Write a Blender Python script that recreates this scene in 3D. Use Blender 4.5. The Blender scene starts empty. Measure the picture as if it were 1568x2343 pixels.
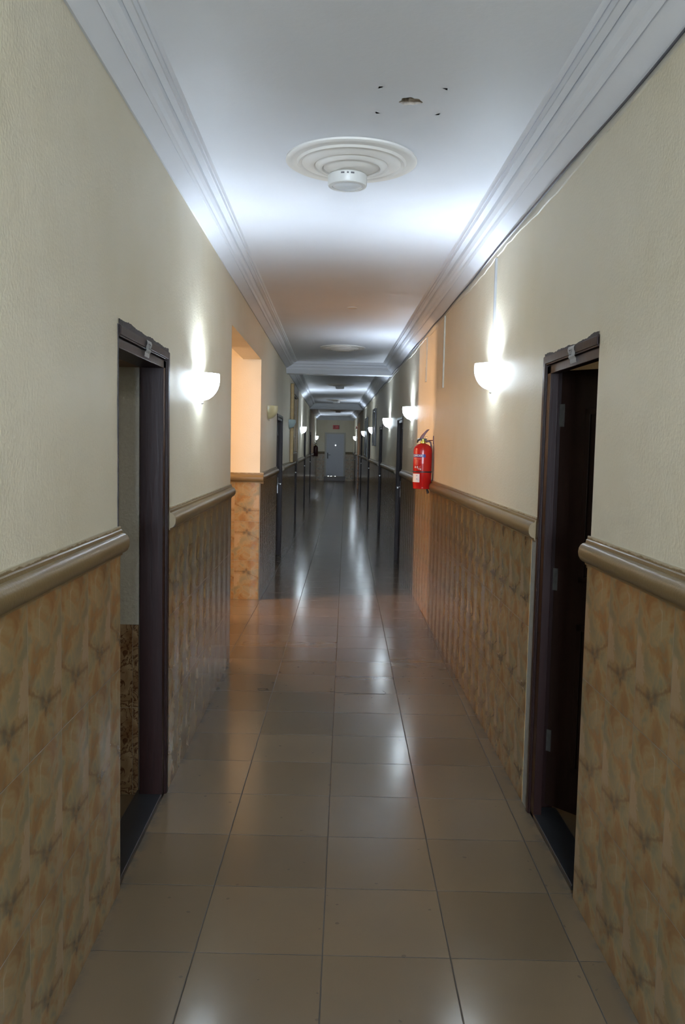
import bpy, bmesh, math, random
from mathutils import Vector, Matrix
random.seed(7)
PI = math.pi
sc = bpy.context.scene
COL = sc.collection

# ------------------------------------------------------------------ camera
F_PX, H, YAW, PITCH, ROLL = 1929.5, 1.5876, 0.0127, 0.0791, 0.0212
cy, sy, cp, sp = math.cos(YAW), math.sin(YAW), math.cos(PITCH), math.sin(PITCH)
fwd = Vector((sy * cp, cy * cp, -sp)); r0 = Vector((cy, -sy, 0)); u0 = r0.cross(fwd)
cr, sr = math.cos(ROLL), math.sin(ROLL)
right = r0 * cr + u0 * sr; up = u0 * cr - r0 * sr
cam = bpy.data.cameras.new('camera'); cam_o = bpy.data.objects.new('camera', cam); COL.objects.link(cam_o)
cam.sensor_fit = 'VERTICAL'; cam.sensor_height = 24.0; cam.lens = 24.0 * F_PX / 2343.0
cam.clip_start = 0.05; cam.clip_end = 200
M = Matrix((right, up, -fwd)).transposed().to_4x4(); M.translation = Vector((0, 0, H))
cam_o.matrix_world = M
sc.camera = cam_o

# ------------------------------------------------------------------ world, exposure, light levels
w = bpy.data.worlds.new('world'); sc.world = w; w.use_nodes = True
w.node_tree.nodes['Background'].inputs[0].default_value = (0.5, 0.6, 0.8, 1)
w.node_tree.nodes['Background'].inputs[1].default_value = 0.0
sc.view_settings.view_transform = 'Standard'; sc.view_settings.look = 'None'
sc.view_settings.gamma = 1.0; sc.view_settings.use_curve_mapping = False
sc.view_settings.exposure = 0.45
sc.cycles.use_denoising = True
sc.cycles.max_bounces = 4; sc.cycles.diffuse_bounces = 3; sc.cycles.glossy_bounces = 2; sc.cycles.transmission_bounces = 0; sc.cycles.volume_bounces = 0; sc.cycles.transparent_max_bounces = 1
sc.cycles.use_adaptive_sampling = True; sc.cycles.adaptive_threshold = 0.2
sc.cycles.caustics_reflective = False; sc.cycles.caustics_refractive = False
sc.cycles.sample_clamp_indirect = 4.0
COOL = (0.69, 0.82, 1.0)
WARM = (1.0, 0.62, 0.37)
P_BULB = 28.0          # W of each sconce bulb
E_GLASS = 24.0         # glow of the lit glass shades
P_WARM = 150.0         # lamp in the far room of the side passage
P_WARM_CEIL = 36.0     # added fill light under the side passage ceiling
P_BACK = 470.0         # added fill light at the unseen window behind the photographer
P_ROOM = 2.6  # added fill lights inside the two open rooms

# ------------------------------------------------------------------ main measures (metres)
XL, XR = -0.7316, 0.8915
ZC = 2.83             # flat ceiling
Y0, YE = -4.5, 37.4   # back and end of the corridor
BZ = 2.66             # underside of the ceiling beams
RAIL_Z = 1.19

# ------------------------------------------------------------------ object helpers
def tag(o, label=None, cat=None, group=None, kind=None):
    if label: o['label'] = label
    if cat: o['category'] = cat
    if group: o['group'] = group
    if kind: o['kind'] = kind
    return o

def empty(name, loc=(0, 0, 0), label=None, cat=None, group=None, kind=None, rz=0):
    o = bpy.data.objects.new(name, None); COL.objects.link(o)
    o.location = loc; o.rotation_euler = (0, 0, rz); o.empty_display_size = 0.1
    return tag(o, label, cat, group, kind)

def link(name, bm, m, parent=None, smooth=False, bevel=0.0, auto=True):
    """world-space bmesh -> one object (parented children keep their local = parent space)"""
    bmesh.ops.recalc_face_normals(bm, faces=bm.faces)
    me = bpy.data.meshes.new(name); bm.to_mesh(me); bm.free()
    mats = m if isinstance(m, (list, tuple)) else [m]
    for k in mats: me.materials.append(k)
    if smooth:
        for p in me.polygons: p.use_smooth = True
        if auto:
            me.set_sharp_from_angle(angle=math.radians(40))
    o = bpy.data.objects.new(name, me); COL.objects.link(o)
    if parent: o.parent = parent
    if bevel:
        b = o.modifiers.new('bevel', 'BEVEL'); b.width = bevel; b.segments = 2; b.limit_method = 'ANGLE'
    return o

def box(bm, x0, x1, y0, y1, z0, z1, mat=0):
    vs = [bm.verts.new(p) for p in ((x0, y0, z0), (x1, y0, z0), (x1, y1, z0), (x0, y1, z0),
                                    (x0, y0, z1), (x1, y0, z1), (x1, y1, z1), (x0, y1, z1))]
    for f in ((0, 3, 2, 1), (4, 5, 6, 7), (0, 1, 5, 4), (1, 2, 6, 5), (2, 3, 7, 6), (3, 0, 4, 7)):
        bm.faces.new([vs[i] for i in f]).material_index = mat
    return vs

def B(*boxes):
    bm = bmesh.new()
    for b in boxes: box(bm, *b)
    return bm

def prism(bm, pts, a, b):
    """extrude closed profile; a, b map profile point -> 3D"""
    A = [bm.verts.new(a(*p)) for p in pts]; Bv = [bm.verts.new(b(*p)) for p in pts]
    n = len(pts)
    for i in range(n): bm.faces.new((A[i], A[(i + 1) % n], Bv[(i + 1) % n], Bv[i]))
    bm.faces.new(A); bm.faces.new(Bv[::-1])

def lathe(bm, prof, c=(0, 0, 0), a0=0.0, a1=2 * PI, n=32, M4=None):
    full = abs(a1 - a0 - 2 * PI) < 1e-6
    rings = []
    N = n if full else n + 1
    for k in range(N):
        a = a0 + (a1 - a0) * k / n
        ring = []
        for r, z in prof:
            p = Vector((c[0] + r * math.cos(a), c[1] + r * math.sin(a), c[2] + z))
            if M4: p = M4 @ p
            ring.append(bm.verts.new(p))
        rings.append(ring)
    for k in range(N if full else n):
        A, C2 = rings[k], rings[(k + 1) % N]
        for i in range(len(prof) - 1):
            try: bm.faces.new((A[i], A[i + 1], C2[i + 1], C2[i]))
            except ValueError: pass
    bmesh.ops.remove_doubles(bm, verts=bm.verts, dist=1e-5)

def tube(bm, pts, r, n=8):
    pts = [Vector(p) for p in pts]; rings = []
    rr = r if isinstance(r, (list, tuple)) else [r] * len(pts)
    for i, p in enumerate(pts):
        d = (pts[min(i + 1, len(pts) - 1)] - pts[max(i - 1, 0)]).normalized()
        s = d.cross(Vector((0, 0, 1)))
        if s.length < 1e-3: s = d.cross(Vector((0, 1, 0)))
        s.normalize(); t = d.cross(s)
        rings.append([bm.verts.new(p + (s * math.cos(2 * PI * k / n) + t * math.sin(2 * PI * k / n)) * rr[i]) for k in range(n)])
    for i in range(len(pts) - 1):
        for k in range(n):
            bm.faces.new((rings[i][k], rings[i][(k + 1) % n], rings[i + 1][(k + 1) % n], rings[i + 1][k]))
    bm.faces.new(rings[0]); bm.faces.new(rings[-1][::-1])

def text_bm(body, size, depth=0.0, bold=0.0):
    cu = bpy.data.curves.new('letters', 'FONT'); cu.body = body; cu.size = size
    cu.align_x = 'CENTER'; cu.align_y = 'CENTER'; cu.extrude = depth; cu.offset = bold; cu.resolution_u = 3
    o = bpy.data.objects.new('letters', cu); COL.objects.link(o)
    bpy.context.view_layer.update()
    me = o.to_mesh(); bm = bmesh.new(); bm.from_mesh(me); o.to_mesh_clear()
    bpy.data.objects.remove(o); bpy.data.curves.remove(cu)
    return bm

def remap(bm, f):
    for v in bm.verts: v.co = f(*v.co)
    return bm

# ------------------------------------------------------------------ material helpers
class NT:
    def __init__(s, name):
        s.m = bpy.data.materials.new(name); s.m.use_nodes = True
        s.t = s.m.node_tree; s.N = s.t.nodes; s.b = s.N['Principled BSDF']
    def n(s, typ, **kw):
        nd = s.N.new(typ)
        for k, v in kw.items(): setattr(nd, k, v)
        return nd
    def put(s, sock, v):
        if v is None: return
        if isinstance(v, bpy.types.NodeSocket): s.t.links.new(v, sock)
        else: sock.default_value = v
    def math(s, op, a, b=None, c=None, clamp=False):
        nd = s.n('ShaderNodeMath', operation=op); nd.use_clamp = clamp
        s.put(nd.inputs[0], a); s.put(nd.inputs[1], b); s.put(nd.inputs[2], c); return nd.outputs[0]
    def mix(s, f, a, b, mode='MIX'):
        nd = s.n('ShaderNodeMix', data_type='RGBA', blend_type=mode)
        s.put(nd.inputs[0], f); s.put(nd.inputs[6], a if isinstance(a, bpy.types.NodeSocket) else (*a[:3], 1))
        s.put(nd.inputs[7], b if isinstance(b, bpy.types.NodeSocket) else (*b[:3], 1)); return nd.outputs[2]
    def noise(s, vec, scale, detail=3, rough=0.5, dist=0.0):
        nd = s.n('ShaderNodeTexNoise'); s.put(nd.inputs['Vector'], vec); nd.inputs['Scale'].default_value = scale
        nd.inputs['Detail'].default_value = detail; nd.inputs['Roughness'].default_value = rough
        nd.inputs['Distortion'].default_value = dist; return nd.outputs[0]
    def ramp(s, f, *stops):
        nd = s.n('ShaderNodeValToRGB'); s.put(nd.inputs[0], f); e = nd.color_ramp.elements
        e[0].position, e[0].color = stops[0][0], (*stops[0][1], 1)
        e[1].position, e[1].color = stops[-1][0], (*stops[-1][1], 1)
        for p, c in stops[1:-1]: k = e.new(p); k.color = (*c, 1)
        return nd.outputs[0]
    def step(s, v, a, b):
        nd = s.n('ShaderNodeMapRange', interpolation_type='SMOOTHSTEP'); s.put(nd.inputs[0], v)
        nd.inputs[1].default_value = a; nd.inputs[2].default_value = b
        return nd.outputs[0]
    def comb(s, x, y, z=0.0):
        nd = s.n('ShaderNodeCombineXYZ'); s.put(nd.inputs[0], x); s.put(nd.inputs[1], y); s.put(nd.inputs[2], z); return nd.outputs[0]
    def pos(s):
        g = s.n('ShaderNodeNewGeometry'); sx = s.n('ShaderNodeSeparateXYZ'); s.put(sx.inputs[0], g.outputs['Position'])
        return g.outputs['Position'], sx.outputs
    def bump(s, h, dist=0.001, strength=1.0, nrm=None):
        nd = s.n('ShaderNodeBump'); s.put(nd.inputs['Height'], h); nd.inputs['Distance'].default_value = dist
        nd.inputs['Strength'].default_value = strength
        if nrm: s.put(nd.inputs['Normal'], nrm)
        return nd.outputs[0]
    def out(s, color=None, rough=None, bump=None, metal=None, spec=None, emis=None, estr=None, coat=None):
        i = s.b.inputs
        if color is not None: s.put(i['Base Color'], color if isinstance(color, bpy.types.NodeSocket) else (*color, 1))
        if rough is not None: s.put(i['Roughness'], rough)
        if bump is not None: s.put(i['Normal'], bump)
        if metal is not None: s.put(i['Metallic'], metal)
        if spec is not None: s.put(i['Specular IOR Level'], spec)
        if emis is not None: s.put(i['Emission Color'], (*emis, 1)); s.put(i['Emission Strength'], estr)
        if coat is not None: s.put(i['Coat Weight'], coat)
        return s.m

def plain(name, c, rough=0.5, metal=0.0, nscale=40, amt=0.12, bumpd=0.0, spec=0.5, emis=None, estr=0):
    t = NT(name); p, _ = t.pos()
    f = t.noise(p, nscale, 4)
    col = t.mix(f, tuple(k * (1 - amt) for k in c), tuple(min(1, k * (1 + amt)) for k in c))
    return t.out(col, rough, t.bump(f, bumpd) if bumpd else None, metal, spec, emis, estr)

def paint_mat(name, c, rough=0.38, grain=90, depth=0.0011, blot=(0.94, 0.92, 0.86)):
    t = NT(name); p, _ = t.pos()
    g1 = t.noise(p, grain, 2, 0.55); g2 = t.noise(p, 6, 1); g3 = t.noise(p, 1.1, 3, 0.6)
    col = t.mix(t.step(g3, 0.42, 0.75), c, tuple(a * b for a, b in zip(c, blot)))
    h = t.math('ADD', g1, t.math('MULTIPLY', g2, 2.2))
    return t.out(col, rough, t.bump(h, depth, 0.8), spec=0.25)

def wall_tile_mat(name, axis, off, flip=False, dark=False):
    """glazed 25 x 40 cm marble-look tile, the same print on every tile"""
    t = NT(name); p, s = t.pos()
    u = t.math('DIVIDE', t.math('SUBTRACT', s[axis], off), 0.25); v = t.math('DIVIDE', s[2], 0.4)
    cu, cv = t.math('FLOOR', u), t.math('FLOOR', v)
    fu, fv = t.math('SUBTRACT', u, cu), t.math('SUBTRACT', v, cv)
    gu, gv = fu, fv
    if flip:      # lower two rows laid the other way round
        k = t.math('LESS_THAN', cv, 1.5)
        sgn = t.math('SUBTRACT', 1.0, t.math('MULTIPLY', k, 2.0))
        gu = t.math('ADD', k, t.math('MULTIPLY', fu, sgn)); gv = t.math('ADD', k, t.math('MULTIPLY', fv, sgn))
    q = t.comb(t.math('MULTIPLY', gu, 0.25), t.math('MULTIPLY', gv, 0.4), 3.7)
    nA = t.noise(q, 9, 4, 0.55, 0.6); nB = t.noise(q, 16, 4, 0.6, 1.0); nC = t.noise(q, 60, 4, 0.6)
    if dark:
        vein = t.math('ABSOLUTE', t.math('SUBTRACT', t.noise(q, 12, 3, 0.6, 2.0), 0.5))
        col = t.mix(t.step(vein, 0.0, 0.05), (0.07, 0.028, 0.012), t.ramp(nA, (0.35, (0.16, 0.085, 0.04)), (0.65, (0.30, 0.21, 0.12))))
    else:
        col = t.ramp(nA, (0.33, (0.37, 0.335, 0.235)), (0.47, (0.51, 0.39, 0.235)), (0.57, (0.46, 0.29, 0.145)), (0.72, (0.37, 0.21, 0.10)))
        col = t.mix(t.math('MULTIPLY', t.step(nB, 0.52, 0.68), 0.55), col, (0.33, 0.33, 0.26))
        # pinkish wedge and patch
        wob = t.math('MULTIPLY', t.math('SUBTRACT', nB, 0.5), 0.35)
        w1 = t.math('ADD', t.math('ADD', gu, wob), t.math('MULTIPLY', gv, -0.45))
        pk = t.math('MULTIPLY', t.step(w1, 0.56, 0.60), t.math('MULTIPLY', t.step(gv, 0.30, 0.36), t.math('SUBTRACT', 1.0, t.step(gv, 0.62, 0.70))))
        col = t.mix(t.math('MULTIPLY', pk, 0.8), col, (0.62, 0.49, 0.36))
        pk2 = t.math('MULTIPLY', t.step(t.math('ADD', gu, wob), 0.80, 0.86), t.math('SUBTRACT', 1.0, t.step(gv, 0.30, 0.36)))
        col = t.mix(t.math('MULTIPLY', pk2, 0.45), col, (0.60, 0.47, 0.33))
        # dark vein with grey knots
        line = t.math('SUBTRACT', gv, t.math('ADD', 0.44, t.math('ADD', t.math('MULTIPLY', gu, -0.30), t.math('MULTIPLY', wob, 0.28))))
        hook = t.math('SUBTRACT', gv, t.math('ADD', 0.275, t.math('MULTIPLY', wob, 0.12)))
        sel = t.step(gu, 0.50, 0.56)
        ln = t.math('ABSOLUTE', t.math('ADD', t.math('MULTIPLY', line, t.math('SUBTRACT', 1.0, sel)), t.math('MULTIPLY', hook, sel)))
        thin = t.math('SUBTRACT', 1.0, t.step(ln, 0.0, 0.024))
        col = t.mix(t.math('MULTIPLY', thin, 0.42), col, (0.16, 0.09, 0.05))
        soft = t.math('MULTIPLY', t.math('SUBTRACT', 1.0, t.step(ln, 0.0, 0.10)), t.step(nC, 0.4, 0.65))
        col = t.mix(t.math('MULTIPLY', soft, 0.5), col, (0.30, 0.17, 0.08))
        for ku, kv, kr in ((0.40, 0.31, 0.085), (0.60, 0.29, 0.075), (0.50, 0.24, 0.06)):
            du = t.math('MULTIPLY', t.math('SUBTRACT', gu, ku), 0.62); dv = t.math('SUBTRACT', gv, kv)
            d = t.math('SQRT', t.math('ADD', t.math('MULTIPLY', du, du), t.math('MULTIPLY', dv, dv)))
            d = t.math('ADD', d, t.math('MULTIPLY', t.math('SUBTRACT', nC, 0.5), 0.12))
            kn = t.math('SUBTRACT', 1.0, t.step(d, 0.0, kr))
            col = t.mix(t.math('MULTIPLY', kn, 0.7), col, (0.14, 0.13, 0.11))
        # pale squiggle
        sq = t.math('ABSOLUTE', t.math('SUBTRACT', gu, t.math('ADD', 0.34, t.math('MULTIPLY', t.math('SUBTRACT', t.noise(q, 13, 1), 0.5), 0.6))))
        sqm = t.math('MULTIPLY', t.math('SUBTRACT', 1.0, t.step(sq, 0.0, 0.025)), t.math('MULTIPLY', t.step(gv, 0.70, 0.76), t.math('SUBTRACT', 1.0, t.step(gv, 0.90, 0.96))))
        col = t.mix(t.math('MULTIPLY', sqm, 0.5), col, (0.66, 0.60, 0.50))
    if not dark: col = t.mix(1.0, col, (0.63, 0.58, 0.48), 'MULTIPLY')
    # joints
    eu = t.math('MINIMUM', fu, t.math('SUBTRACT', 1.0, fu)); ev = t.math('MINIMUM', fv, t.math('SUBTRACT', 1.0, fv))
    edge = t.math('MINIMUM', t.math('MULTIPLY', eu, 0.25), t.math('MULTIPLY', ev, 0.4))
    jn = t.step(edge, 0.0005, 0.0016)
    col = t.mix(jn, (0.30, 0.25, 0.19), col)
    # every tile sits at a slightly different tilt, its edges are rounded
    wn = t.n('ShaderNodeTexWhiteNoise', noise_dimensions='2D'); t.put(wn.inputs[0], t.comb(cu, cv))
    sx = t.n('ShaderNodeSeparateColor'); t.put(sx.inputs[0], wn.outputs[1])
    h = t.math('ADD', t.math('MULTIPLY', t.math('SUBTRACT', fu, 0.5), t.math('SUBTRACT', sx.outputs[0], 0.5)),
               t.math('MULTIPLY', t.math('SUBTRACT', fv, 0.5), t.math('SUBTRACT', sx.outputs[1], 0.5)))
    h = t.math('ADD', h, t.math('MULTIPLY', t.math('COSINE', t.math('MULTIPLY', fu, 2 * PI)), -0.35))
    h = t.math('ADD', h, t.math('MULTIPLY', jn, 0.3))
    return t.out(col, 0.16, t.bump(h, 0.0032, 1.0), spec=0.5)

def floor_mat():
    t = NT('glazed tan floor tile'); p, s = t.pos()
    ga = 0.0154
    dx = t.math('ADD', s[0], 0.4017); dy = t.math('SUBTRACT', s[1], 2.5195)
    c_, s_ = math.cos(-ga), math.sin(-ga)
    a = t.math('ADD', t.math('MULTIPLY', dx, c_), t.math('MULTIPLY', dy, s_))
    b = t.math('SUBTRACT', t.math('MULTIPLY', dy, c_), t.math('MULTIPLY', dx, s_))
    u, v = t.math('DIVIDE', a, 0.4), t.math('DIVIDE', b, 0.4)
    cu, cv = t.math('FLOOR', u), t.math('FLOOR', v)
    fu, fv = t.math('SUBTRACT', u, cu), t.math('SUBTRACT', v, cv)
    wn = t.n('ShaderNodeTexWhiteNoise', noise_dimensions='2D'); t.put(wn.inputs[0], t.comb(cu, cv))
    sx = t.n('ShaderNodeSeparateColor'); t.put(sx.inputs[0], wn.outputs[1])
    big = t.noise(p, 2.2, 4, 0.6); fine = t.noise(p, 260, 2, 0.6)
    base = t.mix(sx.outputs[0], (0.134, 0.094, 0.054), (0.182, 0.129, 0.077))
    base = t.mix(t.math('MULTIPLY', t.step(big, 0.3, 0.8), 0.4), base, (0.130, 0.100, 0.068))
    base = t.mix(t.math('MULTIPLY', fine, 0.22), base, (0.090, 0.066, 0.046))
    # grime along the walls, scattered specks
    wl = t.math('SUBTRACT', s[0], XL); wr = t.math('SUBTRACT', XR, s[0])
    wd = t.math('ABSOLUTE', t.math('MINIMUM', wl, wr))
    grime = t.math('MULTIPLY', t.math('SUBTRACT', 1.0, t.step(wd, 0.0, 0.05)), t.step(t.noise(p, 9, 4, 0.65), 0.40, 0.6))
    base = t.mix(t.math('MULTIPLY', grime, 0.65), base, (0.075, 0.068, 0.057))
    spk = t.step(t.noise(p, 34, 1, 0.2), 0.775, 0.80)
    base = t.mix(t.math('MULTIPLY', spk, 0.6), base, (0.08, 0.06, 0.045))
    eu = t.math('MINIMUM', fu, t.math('SUBTRACT', 1.0, fu)); ev = t.math('MINIMUM', fv, t.math('SUBTRACT', 1.0, fv))
    eu = t.math('MULTIPLY', eu, 0.4); ev = t.math('MULTIPLY', ev, 0.4)
    ju = t.step(eu, 0.0012, 0.0030); jv = t.step(ev, 0.0010, 0.0026)
    wob = t.noise(p, 7, 1)
    jv = t.math('MAXIMUM', jv, t.math('MULTIPLY', t.step(wob, 0.35, 0.65), 0.45))
    jn = t.math('MULTIPLY', ju, jv)
    col = t.mix(jn, (0.055, 0.045, 0.034), base)
    h = t.math('ADD', t.math('MULTIPLY', t.math('SUBTRACT', fu, 0.5), t.math('SUBTRACT', sx.outputs[1], 0.5)),
               t.math('MULTIPLY', t.math('SUBTRACT', fv, 0.5), t.math('SUBTRACT', sx.outputs[2], 0.5)))
    h = t.math('ADD', t.math('MULTIPLY', h, 1.5), t.math('MULTIPLY', jn, 0.35))
    h = t.math('ADD', h, t.math('MULTIPLY', t.noise(p, 9, 1), 0.25))
    rg = t.math('ADD', 0.155, t.math('MULTIPLY', big, 0.05))
    rg = t.math('ADD', rg, t.math('MULTIPLY', t.math('SUBTRACT', 1.0, jn), 0.4))
    return t.out(col, rg, t.bump(h, 0.0018, 1.0), spec=0.40)

def wood_mat(name, a, b, rough=0.3):
    t = NT(name); p, s = t.pos()
    q = t.comb(t.math('MULTIPLY', s[0], 14.0), t.math('MULTIPLY', s[1], 14.0), t.math('MULTIPLY', s[2], 1.2))
    f = t.noise(q, 4, 5, 0.6, 0.4)
    return t.out(t.mix(f, a, b), rough, t.bump(f, 0.0006), spec=0.16)

def rail_mat():
    t = NT('olive brown gloss paint'); p, s = t.pos()
    f = t.noise(p, 5, 4, 0.6); g = t.noise(p, 120, 2)
    edge = t.math('ADD', s[2], t.math('MULTIPLY', t.math('SUBTRACT', t.noise(p, 30, 3), 0.5), 0.016))
    col = t.mix(f, (0.165, 0.115, 0.052), (0.215, 0.152, 0.072))
    smear = t.step(edge, RAIL_Z + 0.097, RAIL_Z + 0.100)      # cream wall paint lapping over the top fillet
    col = t.mix(t.math('MULTIPLY', smear, 0.7), col, (0.55, 0.49, 0.36))
    return t.out(col, 0.36, t.bump(g, 0.0006), spec=0.35)

CREAM = (0.76, 0.69, 0.54)
M_WALL = paint_mat('cream satin wall paint', CREAM, rough=0.50, depth=0.0016)
M_CEIL = paint_mat('white ceiling plaster', (0.77, 0.79, 0.83), rough=0.5, grain=50, depth=0.0007, blot=(0.96, 0.95, 0.94))
M_CORN = paint_mat('white cornice plaster', (0.76, 0.78, 0.82), rough=0.5, grain=60, depth=0.0004, blot=(0.94, 0.93, 0.92))
M_ROSE = paint_mat('aged white plaster', (0.74, 0.71, 0.66), rough=0.55, grain=60, depth=0.0004, blot=(0.9, 0.86, 0.8))
M_TILE_L = wall_tile_mat('marble look wall tile left', 1, 0.0)
M_TILE_R = wall_tile_mat('marble look wall tile right', 1, 0.12)
M_TILE_P = wall_tile_mat('marble look wall tile pier', 0, XL, flip=True)
M_TILE_E = wall_tile_mat('marble look wall tile end', 0, XL)
M_TILE_E.node_tree.nodes['Principled BSDF'].inputs['Roughness'].default_value = 0.35
M_TILE_D = wall_tile_mat('brown veined bathroom tile', 0, XL - 0.14, dark=True)
M_FLOOR = floor_mat()
M_RAIL = rail_mat()
M_WOOD = wood_mat('dark mahogany varnish', (0.006, 0.0028, 0.0026), (0.020, 0.0062, 0.005), 0.38)
M_WOODX = wood_mat('brown varnish', (0.075, 0.042, 0.033), (0.110, 0.064, 0.050), 0.35)
M_LEAF = wood_mat('very dark brown door paint', (0.013, 0.0070, 0.0052), (0.024, 0.0120, 0.0085), 0.38)
M_EDGE = plain('broken sealant edge', (0.030, 0.022, 0.022), 0.7, nscale=60, amt=0.5, bumpd=0.003)
M_CEMENT = plain('grey cement', (0.25, 0.245, 0.225), 0.85, nscale=25, amt=0.3, bumpd=0.002)
M_SILL = plain('black threshold', (0.018, 0.019, 0.021), 0.3, nscale=200, amt=0.4)
M_GREYPL = plain('grey rough plaster', (0.36, 0.34, 0.29), 0.8, nscale=70, amt=0.12, bumpd=0.004)
M_BROWNC = plain('brown bathroom ceiling', (0.16, 0.10, 0.055), 0.6)
M_CHROME = plain('brushed metal', (0.55, 0.55, 0.54), 0.3, metal=1.0, amt=0.1)
M_HINGE = plain('dull hinge metal', (0.32, 0.30, 0.26), 0.4, metal=0.9, amt=0.3)
M_PAPER = plain('white paper', (0.90, 0.89, 0.88), 0.7)
M_INK = plain('black ink', (0.02, 0.02, 0.02), 0.6)
M_GREYDOOR = plain('pale grey door paint', (0.50, 0.51, 0.55), 0.4, nscale=12, amt=0.05)
M_GREYFR = plain('grey cream door frame paint', (0.50, 0.47, 0.41), 0.5)
M_STEP = plain('dark brown step', (0.085, 0.06, 0.045), 0.4, nscale=20)
M_DAYLIGHT = plain('daylight behind the door', (0.9, 0.9, 0.9), 0.5, emis=(0.9, 0.95, 1.0), estr=6)
M_SIGNRED = plain('red sign plastic', (0.55, 0.035, 0.03), 0.4)
M_SIGNDK = plain('dark sign print', (0.03, 0.015, 0.02), 0.5)
M_GOLD = plain('old gold frame', (0.20, 0.125, 0.035), 0.4, metal=0.3, nscale=30, amt=0.35, bumpd=0.001)
M_DKGOLD = plain('dark bronze frame', (0.11, 0.075, 0.04), 0.4, metal=0.3, amt=0.3)
M_MIRROR = plain('mirror silver', (0.75, 0.78, 0.80), 0.06, metal=1.0, amt=0.02)
M_BLACK = plain('black picture frame', (0.018, 0.015, 0.013), 0.35)
M_PRINT = plain('dark printed picture', (0.09, 0.075, 0.045), 0.3, nscale=9, amt=0.8)
M_SLATE = plain('slate grey board', (0.115, 0.125, 0.13), 0.35, nscale=8, amt=0.25)
M_DUCT = plain('pale grey cable duct', (0.42, 0.42, 0.43), 0.5, amt=0.05)
M_DUCTC = plain('cream cable duct', (0.52, 0.49, 0.40), 0.5, nscale=20, amt=0.2)
M_CABLE = plain('dark cable sheath', (0.045, 0.05, 0.07), 0.5)
M_RED = plain('red enamel', (0.50, 0.012, 0.010), 0.22, nscale=8, amt=0.06)
M_DKRED = plain('dark red plastic', (0.13, 0.006, 0.008), 0.4)
M_BRASS = plain('greenish brass', (0.42, 0.42, 0.10), 0.35, metal=0.7)
M_HOSE = plain('grey purple hose', (0.16, 0.11, 0.12), 0.55)
M_BLUE = plain('blue print', (0.012, 0.03, 0.26), 0.35)
M_WHITEP = plain('white print', (0.75, 0.72, 0.72), 0.4)
M_PINKP = plain('faded white print', (0.62, 0.16, 0.14), 0.4)
M_BLACKR = plain('black rubber', (0.02, 0.018, 0.018), 0.5)
M_NAVY = plain('blackened red enamel', (0.035, 0.008, 0.012), 0.3)
M_PLAST = plain('white lamp plastic', (0.66, 0.65, 0.62), 0.4, amt=0.04)
M_DIFF = plain('frosted lamp diffuser', (0.74, 0.76, 0.77), 0.3, amt=0.02)
M_SLOT = plain('lamp clip slot', (0.14, 0.13, 0.14), 0.6)
M_GLASSY = plain('yellowed frosted glass', (0.50, 0.49, 0.30), 0.3, amt=0.08)
M_GLASSB = plain('pale frosted glass', (0.34, 0.42, 0.42), 0.3, amt=0.05)
M_HOLE = plain('bare brick inside the ceiling', (0.22, 0.07, 0.035), 0.9, amt=0.4)
M_LATH = plain('broken plaster edge', (0.38, 0.33, 0.28), 0.9, nscale=80, amt=0.3)
def glow_glass():
    t = NT('lit frosted glass'); p, s = t.pos()
    return t.out((0.85, 0.88, 0.9), 0.3, emis=(0.74, 0.88, 1.0), estr=E_GLASS)
M_GLOW = glow_glass()
M_BULB = plain('lit bulb', (0.9, 0.9, 0.9), 0.4, emis=(0.85, 0.93, 1.0), estr=30)
M_WBULB = plain('warm lit bulb', (0.9, 0.8, 0.6), 0.4, emis=(1.0, 0.6, 0.3), estr=10)

# ------------------------------------------------------------------ openings along the walls
TH = 0.10                          # wall thickness
# (y0, y1, ztop)
L_DOORS = [(2.885, 3.745), (10.95, 12.10), (16.15, 17.00), (21.15, 22.25), (26.4, 27.6)]
R_DOORS = [(2.870, 3.600), (10.85, 11.75), (15.35, 16.25), (20.3, 21.25), (26.0, 26.9), (33.5, 34.4)]
DZ = 1.978
JUNC = (6.05, 8.50, 2.42)          # left junction
RJUNC = (28.6, 30.9, 2.38)         # right junction, far away
L_OPEN = sorted([(a, b, DZ) for a, b in L_DOORS] + [JUNC])
R_OPEN = sorted([(a, b, DZ) for a, b in R_DOORS] + [RJUNC])

def segs(opens, y0, y1):
    out = []; y = y0
    for a, b, _ in opens:
        out.append((y, a)); y = b
    out.append((y, y1)); return out

# ------------------------------------------------------------------ floor
bm = B((-6.2, 3.2, Y0 - 0.2, YE + 0.3, -0.12, 0.0))
tag(link('floor', bm, M_FLOOR), 'glossy tan square floor tiles running the whole length of the corridor', 'floor', kind='structure')

fl = bpy.data.objects['floor']
bm = bmesh.new()
for pts in (((0.012, 5.345), (0.05, 5.318), (0.16, 5.312), (0.20, 5.300), (0.30, 5.303), (0.36, 5.295)), ((0.36, 5.295), (0.372, 5.33), (0.355, 5.37)), ((0.10, 5.27), (0.15, 5.29), (0.20, 5.300)),
            ((-0.46, 5.37), (-0.44, 5.33), (-0.385, 5.345)), ((-0.46, 5.37), (-0.42, 5.382), (-0.385, 5.345))):
    tube(bm, [(x, y, 0.0002) for x, y in pts], 0.0012, 4)
link('tile_crack', bm, M_INK, fl)

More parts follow.
